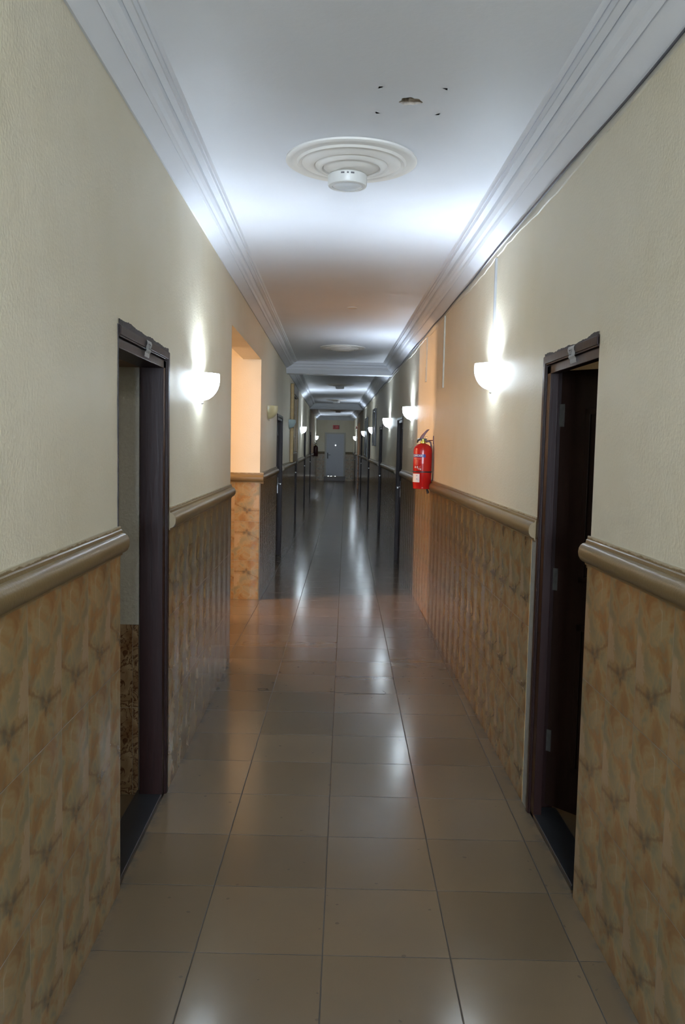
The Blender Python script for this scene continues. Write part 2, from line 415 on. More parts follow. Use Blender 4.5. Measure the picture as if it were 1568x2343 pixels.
# ------------------------------------------------------------------ ceiling with the real hole in it
def ceiling():
    bm = bmesh.new()
    hx, hy = 0.253, 3.150
    x0, x1, y0, y1 = -0.95, 1.1, Y0 - 0.2, YE + 0.3
    N = 36
    ring, ring2, sq = [], [], []
    for k in range(N):
        a = 2 * PI * k / N
        r = 0.036 * (1 + 0.10 * math.sin(3 * a + 1) + 0.08 * math.sin(7 * a)) * (1 + 0.12 * math.cos(2 * a))
        ring.append(bm.verts.new((hx + r * math.cos(a), hy + r * 1.0 * math.sin(a), ZC)))
        ring2.append(bm.verts.new((hx + r * 0.9 * math.cos(a), hy + r * 0.9 * math.sin(a), ZC + 0.022)))
        c, s = math.cos(a), math.sin(a); m = 0.12 / max(abs(c), abs(s))
        sq.append(bm.verts.new((hx + m * c, hy + m * s, ZC)))
    for k in range(N):
        j = (k + 1) % N
        bm.faces.new((ring[k], ring[j], sq[j], sq[k]))
        bm.faces.new((ring[k], ring2[k], ring2[j], ring[j])).material_index = 1
    for (a, b, c, d) in ((x0, x1, y0, hy - 0.12), (x0, x1, hy + 0.12, y1), (x0, hx - 0.12, hy - 0.12, hy + 0.12), (hx + 0.12, x1, hy - 0.12, hy + 0.12)):
        bm.faces.new([bm.verts.new(p) for p in ((a, c, ZC), (b, c, ZC), (b, d, ZC), (a, d, ZC))])
    # slab above
    box(bm, x0, x1, y0, y1, ZC + 0.14, ZC + 0.2)
    o = link('ceiling', bm, [M_CEIL, M_LATH])
    tag(o, 'white plaster ceiling with a small broken hole', 'ceiling', kind='structure')
    b2 = bmesh.new(); box(b2, hx - 0.09, hx + 0.09, hy - 0.09, hy + 0.09, ZC + 0.10, ZC + 0.14)
    h = link('hole_backing', b2, M_HOLE, o)
    b3 = bmesh.new(); box(b3, hx - 0.004, hx + 0.05, hy + 0.0, hy + 0.03, ZC + 0.01, ZC + 0.022)
    link('broken_lath', b3, M_LATH, o)
ceiling()

# ceiling beams
for n, (ya, yb, lb) in enumerate(((12.93, 13.18, 'nearer white dropped ceiling beam across the corridor'), (25.72, 26.05, 'farther dropped ceiling beam, bluish lit on its near side'))):
    o = link('trim_%d' % (1 + n), B((XL, XR, ya, yb, BZ, ZC + 0.01)), M_CORN, bevel=0.006)
    tag(o, lb, 'ceiling beam', kind='structure')

# ------------------------------------------------------------------ walls
def make_wall(name, x_in, sgn, opens, mat_tile, label):
    xo = x_in + sgn * TH
    a, b = min(x_in, xo), max(x_in, xo)
    bm = bmesh.new(); ztop = ZC + 0.14
    for ya, yb in segs(opens, Y0, YE): box(bm, a, b, ya, yb, 0, ztop)
    for ya, yb, z in opens: box(bm, a, b, ya, yb, z, ztop)
    o = link(name, bm, M_WALL)
    tag(o, label, 'wall', kind='structure')
    bm = bmesh.new()
    ta, tb = (x_in, x_in - sgn * 0.008)
    for ya, yb in segs(opens, Y0, YE):
        e = yb; s_ = ya
        if name == 'wall_right' and abs(ya - 3.600) < 1e-3: s_ = 3.685
        box(bm, min(ta, tb), max(ta, tb), s_, e, 0, RAIL_Z + 0.02)
    link('tile_wainscot', bm, mat_tile, o, bevel=0.0012)
    return o
wl = make_wall('wall_left', XL, -1, L_OPEN, M_TILE_L, 'cream left corridor wall over marble-look tiles, with open passage')
wr = make_wall('wall_right', XR, 1, R_OPEN, M_TILE_R, 'cream right corridor wall over marble-look tiles, fire extinguisher side')
link('cement_strip', B((XR - 0.006, XR + 0.001, 3.600, 3.687, 0, RAIL_Z + 0.01)), M_CEMENT, wr)
# loose cream plaster band under the right cornice
bm = bmesh.new(); prev = None; y = -1.0; top = []; bot = []
while y < 25.6:
    zb = 2.640 + 0.010 * math.sin(y * 3.1) + random.uniform(-0.006, 0.006)
    top.append(y); bot.append(zb); y += 0.11
V = []
for y, zb in zip(top, bot):
    V.append([bm.verts.new((XR + 0.002, y, 2.69)), bm.verts.new((XR - 0.006, y, 2.69)), bm.verts.new((XR - 0.006, y, zb)), bm.verts.new((XR + 0.002, y, zb - 0.002))])
for i in range(len(V) - 1):
    for k in range(3): bm.faces.new((V[i][k], V[i + 1][k], V[i + 1][k + 1], V[i][k + 1]))
link('plaster_band', bm, paint_mat('pale cream plaster', (0.74, 0.70, 0.60), 0.5), wr)

bm = B((XL - TH, XR + TH, YE, YE + 0.2, 0, ZC + 0.14))
we = tag(link('wall_end', bm, M_WALL), 'cream end wall around the pale grey door', 'wall', kind='structure')
DXL, DXR, DZ0, DZ1 = -0.30, 0.475, 0.20, 2.07      # end door leaf
link('tile_wainscot', B((XL, DXL - 0.07, YE - 0.008, YE, 0, RAIL_Z + 0.02), (DXR + 0.07, XR, YE - 0.008, YE, 0, RAIL_Z + 0.02)), M_TILE_E, we)
wb = tag(link('wall_back', B((XL - TH, XR + TH, Y0 - 0.2, Y0, 0, 1.2), (XL - TH, XR + TH, Y0 - 0.2, Y0, 2.6, ZC + 0.14),
        (XL - TH, -0.45, Y0 - 0.2, Y0, 1.2, 2.6), (0.60, XR + TH, Y0 - 0.2, Y0, 1.2, 2.6)), M_WALL), 'cream wall behind the photographer', 'wall', kind='structure')

# ------------------------------------------------------------------ cornices
def cornice_profile(z0):
    d = ZC - z0
    return [(0, z0), (0.010, z0 - 0.004), (0.016, z0), (0.070, z0 + 0.34 * d), (0.075, z0 + 0.30 * d), (0.083, z0 + 0.38 * d), (0.087, z0 + 0.44 * d),
            (0.100, z0 + 0.50 * d), (0.113, z0 + 0.62 * d), (0.118, z0 + 0.76 * d), (0.122, z0 + 0.72 * d), (0.142, z0 + 0.80 * d), (0.148, z0 + 0.78 * d),
            (0.154, z0 + 0.90 * d), (0.160, z0 + 0.87 * d), (0.166, z0 + 0.96 * d), (0.172, ZC + 0.002), (0, ZC + 0.002)]
NT_ = [3]
def cornice_y(xw, sgn, ya, yb, z0, label):
    bm = bmesh.new()
    prism(bm, cornice_profile(z0), lambda d, z: (xw + sgn * d, ya, z), lambda d, z: (xw + sgn * d, yb, z))
    o = link('trim_%d' % NT_[0], bm, M_CORN, smooth=False); NT_[0] += 1
    tag(o, label, 'cornice', kind='structure')
def cornice_x(yw, sgn, z0, label):
    bm = bmesh.new()
    prism(bm, cornice_profile(z0), lambda d, z: (XL, yw + sgn * d, z), lambda d, z: (XR, yw + sgn * d, z))
    o = link('trim_%d' % NT_[0], bm, M_CORN); NT_[0] += 1
    tag(o, label, 'cornice', kind='structure')
ZL, ZR = 2.735, 2.675
for (ya, yb, wd) in ((Y0, 12.93, 'nearest'), (13.18, 25.72, 'middle'), (26.05, YE, 'farthest')):
    cornice_y(XL, 1, ya, yb, ZL if wd == 'nearest' else 2.70, 'white moulded cornice along the left wall, %s ceiling bay' % wd)
    cornice_y(XR, -1, ya, yb, ZR, 'white moulded cornice along the right wall, %s ceiling bay' % wd)
cornice_x(12.93, -1, BZ, 'white moulded cornice on the near face of the nearer beam')
cornice_x(13.18, 1, BZ + 0.02, 'white moulded cornice on the hidden far face of the nearer beam')
cornice_x(25.72, -1, BZ, 'bluish lit cornice on the near face of the farther beam')
cornice_x(YE, -1, 2.68, 'white cornice above the end wall')

# ------------------------------------------------------------------ dado rails
RP = [(d * 0.70, z * 1.07 - 0.003) for d, z in [(0, 0.100), (0.009, 0.100), (0.011, 0.090), (0.017, 0.087), (0.019, 0.078), (0.030, 0.076), (0.042, 0.071), (0.051, 0.061), (0.054, 0.048),
      (0.051, 0.034), (0.042, 0.023), (0.030, 0.017), (0.019, 0.015), (0.017, 0.007), (0.010, 0.005), (0.008, -0.004), (0, -0.004)]]
def rail_y(xw, sgn, ya, yb, label):
    bm = bmesh.new()
    prism(bm, RP, lambda d, z: (xw + sgn * d, ya, RAIL_Z + z), lambda d, z: (xw + sgn * d, yb, RAIL_Z + z))
    o = link('trim_%d' % NT_[0], bm, M_RAIL, smooth=True); NT_[0] += 1
    tag(o, label, 'dado rail', kind='structure')
def rail_x(yw, sgn, xa, xb, label):
    bm = bmesh.new()
    prism(bm, RP, lambda d, z: (xa, yw + sgn * d, RAIL_Z + z), lambda d, z: (xb, yw + sgn * d, RAIL_Z + z))
    o = link('trim_%d' % NT_[0], bm, M_RAIL, smooth=True); NT_[0] += 1
    tag(o, label, 'dado rail', kind='structure')
lnames = ['in the left foreground before the first door', 'between the first left door and the lit passage', 'from the lit passage to the second left door',
          'under the gold mirror', 'between the third and fourth left doors', 'between the fourth and fifth left doors', 'on the left wall nearest the end wall']
for (ya, yb), nm in zip(segs(L_OPEN, Y0, YE), lnames):
    rail_y(XL, 1, ya, yb + (0.012 if ya < 20 else 0), 'olive brown half-round dado rail ' + nm)
rnames = ['in the right foreground before the first door', 'behind the red extinguisher on the right wall', 'between the second and third right doors', 'below the black-framed picture',
          'below the slate grey board', 'before the far right passage', 'past the far right passage', 'on the right wall nearest the end wall']
for (ya, yb), nm in zip(segs(R_OPEN, Y0, YE), rnames):
    if abs(ya - 3.600) < 1e-3: ya = 3.625
    rail_y(XR, -1, ya - (0.0 if ya < 0 else 0.0), yb + (0.015 if ya < 0 else 0), 'olive brown half-round dado rail ' + nm)
rail_x(YE, -1, XL, DXL - 0.07, 'olive brown dado rail left of the pale grey end door')
rail_x(YE, -1, DXR + 0.07, XR, 'olive brown dado rail right of the pale grey end door')

# ------------------------------------------------------------------ doors
ND = [1]
def jagged_edge(bm, x, sgn, ya, yb, z, amp, wdt, vertical=False):
    """ragged strip of filler lying on the wall face around a frame"""
    n = 70; A = []; ph = [random.uniform(0, 6.28) for _ in range(4)]
    for i in range(n + 1):
        f = i / n; j = amp * (0.5 * math.sin(5 * f + ph[0]) + 0.35 * math.sin(13 * f + ph[1]) + 0.2 * math.sin(31 * f + ph[2]) + random.uniform(-0.25, 0.25))
        if vertical: p, q = (x - sgn * 0.003, ya, f * z), (x - sgn * 0.003, ya + (yb - ya) * (1 + j), f * z)
        else: p, q = (x - sgn * 0.003, ya + (yb - ya) * f, z), (x - sgn * 0.003, ya + (yb - ya) * f, z + wdt * (1 + j))
        A.append((bm.verts.new(p), bm.verts.new(q), bm.verts.new((q[0] + sgn * 0.004, q[1], q[2])), bm.verts.new((p[0] + sgn * 0.004, p[1], p[2]))))
    for i in range(n):
        for a, b in ((0, 1), (1, 2), (3, 0)):
            bm.faces.new((A[i][a], A[i + 1][a], A[i + 1][b], A[i][b]))

def door_frame(xw, sgn, ya, yb, root, depth=TH, jamb=0.078, near=0.0):
    """moulded frame set in the reveal: sgn = direction into the wall; near = how far the near jamb sits behind the wall face"""
    bm = bmesh.new()
    def bx(d0, d1, y0, y1, z0, z1):
        a, b = xw + sgn * d0, xw + sgn * d1
        box(bm, min(a, b), max(a, b), y0, y1, z0, z1)
    for (y_out, s) in ((ya, 1), (yb, -1)):
        def yy(a, b): return (min(y_out + s * a, y_out + s * b), max(y_out + s * a, y_out + s * b))
        k = near if s > 0 else 0.0
        if k:
            bx(k, TH, *yy(0.0, 0.06), 0, DZ); continue
        bx(-0.006, depth, *yy(0.0, 0.040), 0, DZ)
        bx(-0.010, 0.010, *yy(0.004, 0.034), 0, DZ - 0.004)
        bx(0.006, depth, *yy(0.040, 0.045), 0, DZ - 0.045)
        bx(0.000, depth, *yy(0.045, jamb), 0, DZ - 0.045)
        if depth < TH: bx(depth, TH + 0.004, *yy(-0.002, 0.014), 0, DZ)
    n0 = 0.0 if near else 0.04
    if depth < TH: bx(depth, TH + 0.004, ya, yb, DZ - 0.014, DZ)
    bx(-0.006, depth, ya + n0, yb - 0.04, DZ - 0.040, DZ)
    bx(-0.010, 0.010, ya + (0 if near else 0.034), yb - 0.034, DZ - 0.034, DZ - 0.004)
    bx(0.006, depth, ya + n0, yb - 0.045, DZ - 0.045, DZ - 0.040)
    bx(0.000, depth, ya + n0, yb - 0.045, DZ - 0.078, DZ - 0.045)
    return link('door_frame', bm, [M_WOOD], root, bevel=0.002)

def leaf_mesh(wd, ht, th):
    """panelled leaf in local frame: x along width from hinge, y thickness, z up"""
    bm = bmesh.new(); box(bm, 0, wd, 0, th, 0, ht)
    for (x0, x1, z0, z1) in ((0.13, wd - 0.13, 0.18, 0.82), (0.13, wd - 0.13, 1.0, ht - 0.16)):
        for side in (0, 1):
            y0, y1 = (-0.010, 0.0) if side == 0 else (th, th + 0.010)
            for (a, b, c, d) in ((x0, x1, z0, z0 + 0.025), (x0, x1, z1 - 0.025, z1), (x0, x0 + 0.025, z0, z1), (x1 - 0.025, x1, z0, z1)):
                box(bm, a, b, y0, y1, c, d)
            yy = (-0.006, 0.0) if side == 0 else (th, th + 0.006)
            box(bm, x0 + 0.06, x1 - 0.06, yy[0], yy[1], z0 + 0.06, z1 - 0.06)
    return bm

def handle(root, x, y, z, nx, mat, sy_=1):
    """lever handle with long back plate on a face whose normal is nx (along x)"""
    bm = bmesh.new()
    a, b = sorted((x, x + nx * 0.008)); box(bm, a, b, y - 0.02, y + 0.02, z - 0.11, z + 0.11)
    tube(bm, [(x + nx * 0.008, y, z + 0.03), (x + nx * 0.045, y, z + 0.03), (x + nx * 0.05, y + sy_ * 0.02, z + 0.03), (x + nx * 0.05, y + sy_ * 0.11, z + 0.025)], 0.009)
    return link('door_handle', bm, mat, root, smooth=True)

def slip(root, xw, sgn, y, txt):
    """creased paper number slip stuck over the two steps of the frame head"""
    bm = bmesh.new(); n = 8; w_ = 0.082; A = []
    for i in range(n + 1):
        z = DZ - 0.006 - 0.062 * i / n
        off = 0.014 + 0.002 * math.sin(i * 1.3) - (0.008 if i > 5 else 0)
        sh = 0.004 * math.sin(i * 0.9)
        A.append((bm.verts.new((xw - sgn * off, y - w_ / 2 + sh, z)), bm.verts.new((xw - sgn * off, y + w_ / 2 + sh, z))))
    for i in range(n): bm.faces.new((A[i][0], A[i][1], A[i + 1][1], A[i + 1][0]))
    bmesh.ops.solidify(bm, geom=bm.faces[:], thickness=0.0006)
    s = link('number_slip', bm, M_PAPER, root); s['label'] = 'white paper number slip'
    t = text_bm(txt, 0.030, 0.0002, 0.0)
    remap(t, lambda a, b, c: Vector((xw - sgn * (0.0175 + c), y - sgn * a, DZ - 0.030 + b)))
    link('number', t, M_INK, s)

def corridor_door(xw, sgn, ya, yb, label, hy=None):
    root = empty('door_%d' % ND[0], (0, 0, 0), label, 'door', kind='structure'); ND[0] += 1
    door_frame(xw, sgn, ya, yb, root)
    a, b = xw + sgn * 0.05, xw + sgn * 0.09
    bm = leaf_mesh(yb - ya - 0.16, DZ - 0.10, 0.04)
    for v in bm.verts:
        x, y, z = v.co; v.co = Vector((a + sgn * y if True else 0, ya + 0.08 + x, z + 0.01))
    lf = link('door_leaf', bm, M_LEAF, root)
    handle(root, a, (yb - 0.14) if hy is None else hy, 1.0, -sgn, M_CHROME, -1)
    return root

# first left door, open: frame, threshold, slip
d1 = empty('door_1', (0, 0, 0), 'open dark mahogany door frame on the left with white number slip', 'door', kind='structure'); ND[0] = 2
door_frame(XL, -1, *L_DOORS[0], d1, TH, 0.095, 0.04)
link('threshold', B((XL - TH - 0.02, XL + 0.0, L_DOORS[0][0] + 0.02, L_DOORS[0][1] - 0.05, 0, 0.022)), M_SILL, d1, bevel=0.004)
bm = bmesh.new()
jagged_edge(bm, XL, -1, L_DOORS[0][0], L_DOORS[0][1], DZ - 0.004, 0.35, 0.020)
jagged_edge(bm, XL, -1, L_DOORS[0][0], L_DOORS[0][0] - 0.010, DZ, 0.9, 0, vertical=True)
jagged_edge(bm, XL, -1, L_DOORS[0][1], L_DOORS[0][1] + 0.008, DZ, 0.4, 0, vertical=True)
link('filler_edge', bm, M_EDGE, d1)
slip(d1, XL, -1, 3.30, '222')
# first right door, open inward with its leaf in view
d2 = empty('door_2', (0, 0, 0), 'open very dark brown door on the right with visible leaf and hinges', 'door', kind='structure'); ND[0] = 3
door_frame(XR, 1, *R_DOORS[0], d2, 0.035, 0.100, 0.04)
link('threshold', B((XR, XR + TH + 0.02, R_DOORS[0][0] + 0.05, R_DOORS[0][1] - 0.02, 0, 0.022)), M_SILL, d2, bevel=0.004)
bm = bmesh.new()
jagged_edge(bm, XR, 1, R_DOORS[0][0], R_DOORS[0][1], DZ - 0.006, 0.6, 0.013)
jagged_edge(bm, XR, 1, R_DOORS[0][1], R_DOORS[0][1] + 0.012, DZ, 0.5, 0, vertical=True)
link('filler_edge', bm, M_EDGE, d2)
slip(d2, XR, 1, 3.16, '221')
HX, HY, LA = 0.957, 3.592, math.radians(-48)
ca, sa = math.cos(LA), math.sin(LA)
def leafmap(x, y, z): return Vector((HX + x * ca - y * sa, HY + x * sa + y * ca, z + 0.035))
bm = leaf_mesh(0.66, 1.885, 0.04); remap(bm, leafmap)
lf = link('door_leaf', bm, M_LEAF, d2, bevel=0.002)
for z in (0.24, 0.95, 1.65):
    bm = bmesh.new(); box(bm, -0.012, 0.026, -0.004, 0.002, z, z + 0.095); box(bm, -0.012, -0.004, -0.010, -0.002, z, z + 0.085)
    remap(bm, leafmap); h = link('hinge', bm, M_HINGE, lf); h['label'] = 'dull metal hinge'

for i, (nm) in enumerate(('dark closed door on the left just past the lit passage', 'dark closed door on the left, partly behind the gold mirror',
                          'dark closed door on the left past the lit sconce', 'dark closed door on the left nearest the far extinguisher')):
    corridor_door(XL, -1, *L_DOORS[i + 1], nm)
for i, (nm) in enumerate(('dark closed door on the right just beyond the red extinguisher', 'dark closed door on the right before the black-framed picture',
                          'dark closed door on the right between picture and slate board', 'dark closed door on the right just before the far passage',
                          'dark closed door on the right nearest the end wall')):
    corridor_door(XR, 1, *R_DOORS[i + 1], nm, hy=R_DOORS[i + 1][1] - 0.15)

# end door
de = empty('door_%d' % ND[0], (0, 0, 0), 'pale grey door in the end wall, raised on a dark step', 'door', kind='structure')
link('door_frame', B((DXL - 0.07, DXL, YE - 0.03, YE, DZ0, DZ1 + 0.06), (DXR, DXR + 0.07, YE - 0.03, YE, DZ0, DZ1 + 0.06), (DXL, DXR, YE - 0.03, YE, DZ1, DZ1 + 0.06)), M_GREYFR, de, bevel=0.004)
link('door_leaf', B((DXL + 0.003, DXR - 0.003, YE - 0.022, YE - 0.001, DZ0 + 0.012, DZ1 - 0.003)), M_GREYDOOR, de, bevel=0.002)
bm = bmesh.new(); hx = -0.235; box(bm, hx - 0.026, hx + 0.026, YE - 0.030, YE - 0.022, 0.98, 1.24)
tube(bm, [(hx, YE - 0.03, 1.15), (hx, YE - 0.075, 1.15), (hx + 0.03, YE - 0.08, 1.15), (hx + 0.12, YE - 0.08, 1.145)], 0.012)
o = link('door_handle', bm, plain('dark grey handle', (0.07, 0.07, 0.075), 0.4), de, smooth=True)
bm = bmesh.new(); lathe(bm, [(0, 0.0), (0.018, 0.0), (0.022, 0.004), (0.0, 0.006)], n=16)
for v in bm.verts: x, y, z = v.co; v.co = Vector((0.105 + x, YE - 0.022 - z, 1.575 + y))
o = link('spyhole', bm, M_DAYLIGHT, de); o['label'] = 'bright hole at eye level'
bm = B((DXL + 0.09, DXL + 0.13, YE - 0.023, YE - 0.012, DZ0 + 0.002, DZ0 + 0.012), (DXL + 0.21, DXL + 0.26, YE - 0.023, YE - 0.012, DZ0 + 0.002, DZ0 + 0.012), (DXL + 0.40, DXL + 0.43, YE - 0.023, YE - 0.012, DZ0 + 0.002, DZ0 + 0.012))
link('daylight_gap', bm, M_DAYLIGHT, de)
o = tag(link('door_step', B((DXL - 0.08, DXR + 0.08, YE - 0.10, YE, 0, DZ0)), M_STEP, de, bevel=0.006))

# ------------------------------------------------------------------ small rooms behind the two open doors
# left room: wall facing us with grey plaster above brown veined tiles
xr0 = XL - TH
bm = B((-2.1, xr0 - 0.015, 3.70, 3.80, 0, 1.905), (-2.1, -2.2, 1.9, 3.8, 0, 2.6), (-2.1, xr0, 1.8, 1.9, 0, 2.6))
o = tag(link('wall_left_room', bm, M_GREYPL), 'rough grey plaster wall seen through the open left door', 'wall', kind='structure')
link('tile_wainscot', B((-2.1, xr0 - 0.015, 3.692, 3.70, 0, 0.775)), M_TILE_D, o)
o = tag(link('ceiling_left_room', B((-2.2, xr0, 1.8, 3.80, 2.40, 2.5), (-2.1, xr0, 3.40, 3.80, 1.905, 2.4)), M_BROWNC), 'brown ceiling inside the left room', 'ceiling', kind='structure')
bm = B((XR + TH, 2.6, 4.40, 4.50, 0, 2.5), (2.5, 2.6, 1.9, 4.4, 0, 2.5), (XR + TH, 2.6, 1.8, 1.9, 0, 2.5))
tag(link('wall_right_room', bm, M_WALL), 'cream wall inside the dark right room', 'wall', kind='structure')
tag(link('ceiling_right_room', B((XR + TH, 2.6, 1.8, 4.5, 2.50, 2.6)), plain('stained timber ceiling', (0.42, 0.25, 0.11), 0.6)), 'brown ceiling inside the right room', 'ceiling', kind='structure')

# ------------------------------------------------------------------ left junction: side passage lit by a warm lamp
y0, y1, zj = JUNC
PX = -2.55
xo = XL - TH
bm = B((-5.6, xo, y1, y1 + 0.12, 0, 2.8),              # far wall of the passage
       (PX, xo, y0 - 0.12, y0, 0, 2.8),                 # near wall
       (PX - 0.12, PX, y0 - 0.12, 7.42, 0, 2.8), (PX - 0.12, PX, 7.42, y1, 2.15, 2.8),
       (-5.7, -5.6, 5.0, y1 + 0.12, 0, 2.8), (-5.6, PX, 4.9, 5.0, 0, 2.8))
o = tag(link('wall_passage', bm, M_WALL), 'cream wall of the side passage glowing orange', 'wall', kind='structure')
link('tile_wainscot', B((-2.5, XL - 0.0, y1 - 0.008, y1, 0, RAIL_Z + 0.02)), M_TILE_P, o, bevel=0.001)
link('passage_header', B((XL - 0.18, XL - TH, y0 - 0.12, y1, zj, 2.8)), M_WALL, o)
tag(link('ceiling_passage', B((-5.7, xo, 4.9, y1 + 0.12, 2.70, 2.8)), M_CEIL), 'ceiling of the side passage', 'ceiling', kind='structure')
rail_x(y1, -1, -2.5, XL + 0.038, 'golden brown dado rail on the orange-lit passage wall')
# pier return of rail/tile is part of the wall edge
# warm lamp of the far room, then added fill lights
def area(name, loc, size, size_y, power, color, rot):
    l = bpy.data.lights.new(name, 'AREA'); l.shape = 'RECTANGLE'; l.size = size; l.size_y = size_y
    l.energy = power; l.color = color
    ob = bpy.data.objects.new(name, l); COL.objects.link(ob); ob.location = loc; ob.rotation_euler = rot
    return ob
area('passage_room_lamp', (-4.6, 7.36, 1.75), 0.5, 0.16, P_WARM, WARM, (0, -PI / 2, 0))
area('passage_ceiling_fill', (-2.2, 7.9, 2.68), 0.3, 0.3, P_WARM_CEIL, (1.0, 0.62, 0.37), (0, 0, 0))  # added unseen fill, warms the corridor floor at the junction
area('left_room_fill', (-1.5, 2.6, 2.2), 0.3, 0.3, P_ROOM, (1, 0.93, 0.8), (0, 0, 0))  # added fill, dimly lights the grey plaster inside the left room
area('right_room_fill', (2.0, 3.9, 2.3), 0.3, 0.3, P_ROOM * 0.5, (1, 0.8, 0.55), (0, 0, 0))  # added fill, no fitting, dimly lights the right room
# far right junction
y0, y1, zj = RJUNC
bm = B((XR + TH, 2.9, y1, y1 + 0.12, 0, 2.8), (XR + TH, 2.9, y0 - 0.12, y0, 0, 2.8), (2.9, 3.0, y0 - 0.12, y1 + 0.12, 0, 2.8))
o = tag(link('wall_far_passage', bm, M_WALL), 'warm lit wall inside the far right passage', 'wall', kind='structure')
link('tile_wainscot', B((XR, 2.9, y1 - 0.008, y1, 0, RAIL_Z + 0.02)), M_TILE_P, o)
tag(link('ceiling_far_passage', B((XR + TH, 3.0, y0 - 0.12, y1 + 0.12, 2.70, 2.8)), M_CEIL), 'ceiling of the far right passage', 'ceiling', kind='structure')
area('far_passage_lamp', (2.2, 29.6, 2.6), 0.3, 0.3, 5.0, WARM, (0, 0, 0))
# added window and fill light behind the photographer, both unseen
area('back_fill_light', (0.07, Y0 - 0.15, 1.9), 1.0, 1.35, P_BACK, (0.70, 0.84, 1.0), (PI / 2, 0, 0))
wf = tag(link('added_window_1', B((-0.45, -0.41, Y0 - 0.1, Y0 - 0.04, 1.2, 2.6), (0.56, 0.60, Y0 - 0.1, Y0 - 0.04, 1.2, 2.6), (-0.41, 0.56, Y0 - 0.1, Y0 - 0.04, 1.2, 1.24), (-0.41, 0.56, Y0 - 0.1, Y0 - 0.04, 2.56, 2.6), (0.055, 0.085, Y0 - 0.09, Y0 - 0.05, 1.24, 2.56)), M_GREYFR), 'added unseen window behind the photographer, around the fill light', 'window', kind='structure')

# ------------------------------------------------------------------ ceiling roses and the round lamps on them
def rose(x, y, label, chipped=False):
    root_bm = bmesh.new()
    prof = [(0.285, 0.004), (0.287, -0.010), (0.276, -0.017), (0.262, -0.014), (0.240, -0.016), (0.232, -0.026), (0.222, -0.024), (0.216, -0.019), (0.205, -0.022),
            (0.185, -0.032), (0.165, -0.034), (0.158, -0.028), (0.150, -0.034), (0.140, -0.044), (0.128, -0.045), (0.122, -0.038), (0.100, -0.042), (0.085, -0.046), (0.0, -0.046)]
    lathe(root_bm, prof, (0, 0, 0), n=72)
    for v in root_bm.verts: v.co.z *= 0.85 if v.co.z > -0.0455 else 1.0
    if chipped:
        for v in root_bm.verts:
            a = math.atan2(v.co.y, v.co.x); r = math.hypot(v.co.x, v.co.y)
            if r > 0.2 and -1.0 < a < 0.15 and v.co.z < -0.012:
                v.co.z = min(-0.010, v.co.z * 0.4 + random.uniform(-0.004, 0.004))
    o = link('ceiling_rose', root_bm, M_ROSE, smooth=True); o.location = (x, y, ZC)
    tag(o, label, 'ceiling rose', 'round plaster roses on the corridor ceiling')
    return o
def round_lamp(x, y, label, first=None):
    if first:
        r = first.copy(); COL.objects.link(r); r.location = (x, y, ZC - 0.046); r['label'] = label
        for ch in first.children:
            c = ch.copy(); COL.objects.link(c); c.parent = r
        return r
    r = empty('ceiling_lamp', (x, y, ZC - 0.046), label, 'ceiling lamp', 'round surface lamps on the ceiling roses')
    bm = bmesh.new(); lathe(bm, [(0, 0), (0.083, 0), (0.087, -0.004), (0.087, -0.042), (0.084, -0.048), (0.068, -0.050), (0.066, -0.045), (0, -0.045)], n=48)
    link('lamp_body', bm, M_PLAST, r, smooth=True)
    bm = bmesh.new(); lathe(bm, [(0, -0.0455), (0.066, -0.0455), (0.060, -0.049), (0.0, -0.0505)], n=40)
    link('diffuser', bm, M_DIFF, r, smooth=True)
    for a in (-0.26, -0.02, 0.02, 0.24):
        aa = -PI / 2 + a; hw = 0.0075 if abs(a) > 0.1 else 0.0022
        bm = bmesh.new()
        box(bm, -hw, hw, -0.0012, 0.0012, -0.016, -0.009)
        R_ = Matrix.Rotation(aa + PI / 2, 4, 'Z')
        for v in bm.verts: v.co = R_ @ (v.co + Vector((0, -0.0872, 0)))
        link('clip_slot', bm, M_SLOT, r)
    return r
rose(0.055, 3.80, 'large grey-white ceiling rose nearest the camera')
L1 = round_lamp(0.040, 3.86, 'unlit round white lamp on the nearest ceiling rose')
rose(0.094, 10.88, 'cream chipped ceiling rose without a lamp', True)
rose(0.115, 17.5, 'small-looking ceiling rose with lamp beyond the nearer beam')
round_lamp(0.115, 17.4, 'dark unlit round lamp just beyond the nearer beam', L1)
rose(0.07, 23.4, 'faint ceiling rose in front of the farther beam')
round_lamp(0.07, 23.3, 'dark unlit round lamp silhouetted against the bluish farther beam', L1)
rose(0.15, 30.3, 'faint ceiling rose past the farther beam')
round_lamp(0.15, 30.2, 'dark unlit round lamp past the farther beam', L1)
bm = bmesh.new(); lathe(bm, [(0.046, 0.003), (0.046, -0.004), (0.040, -0.006), (0.034, -0.004), (0, -0.004)], n=28)
o = link('ceiling_cover_plate', bm, M_ROSE, smooth=True); o.location = (0.149, 7.76, ZC)
tag(o, 'tiny white round cover plate on the pinkish ceiling', 'cover plate')

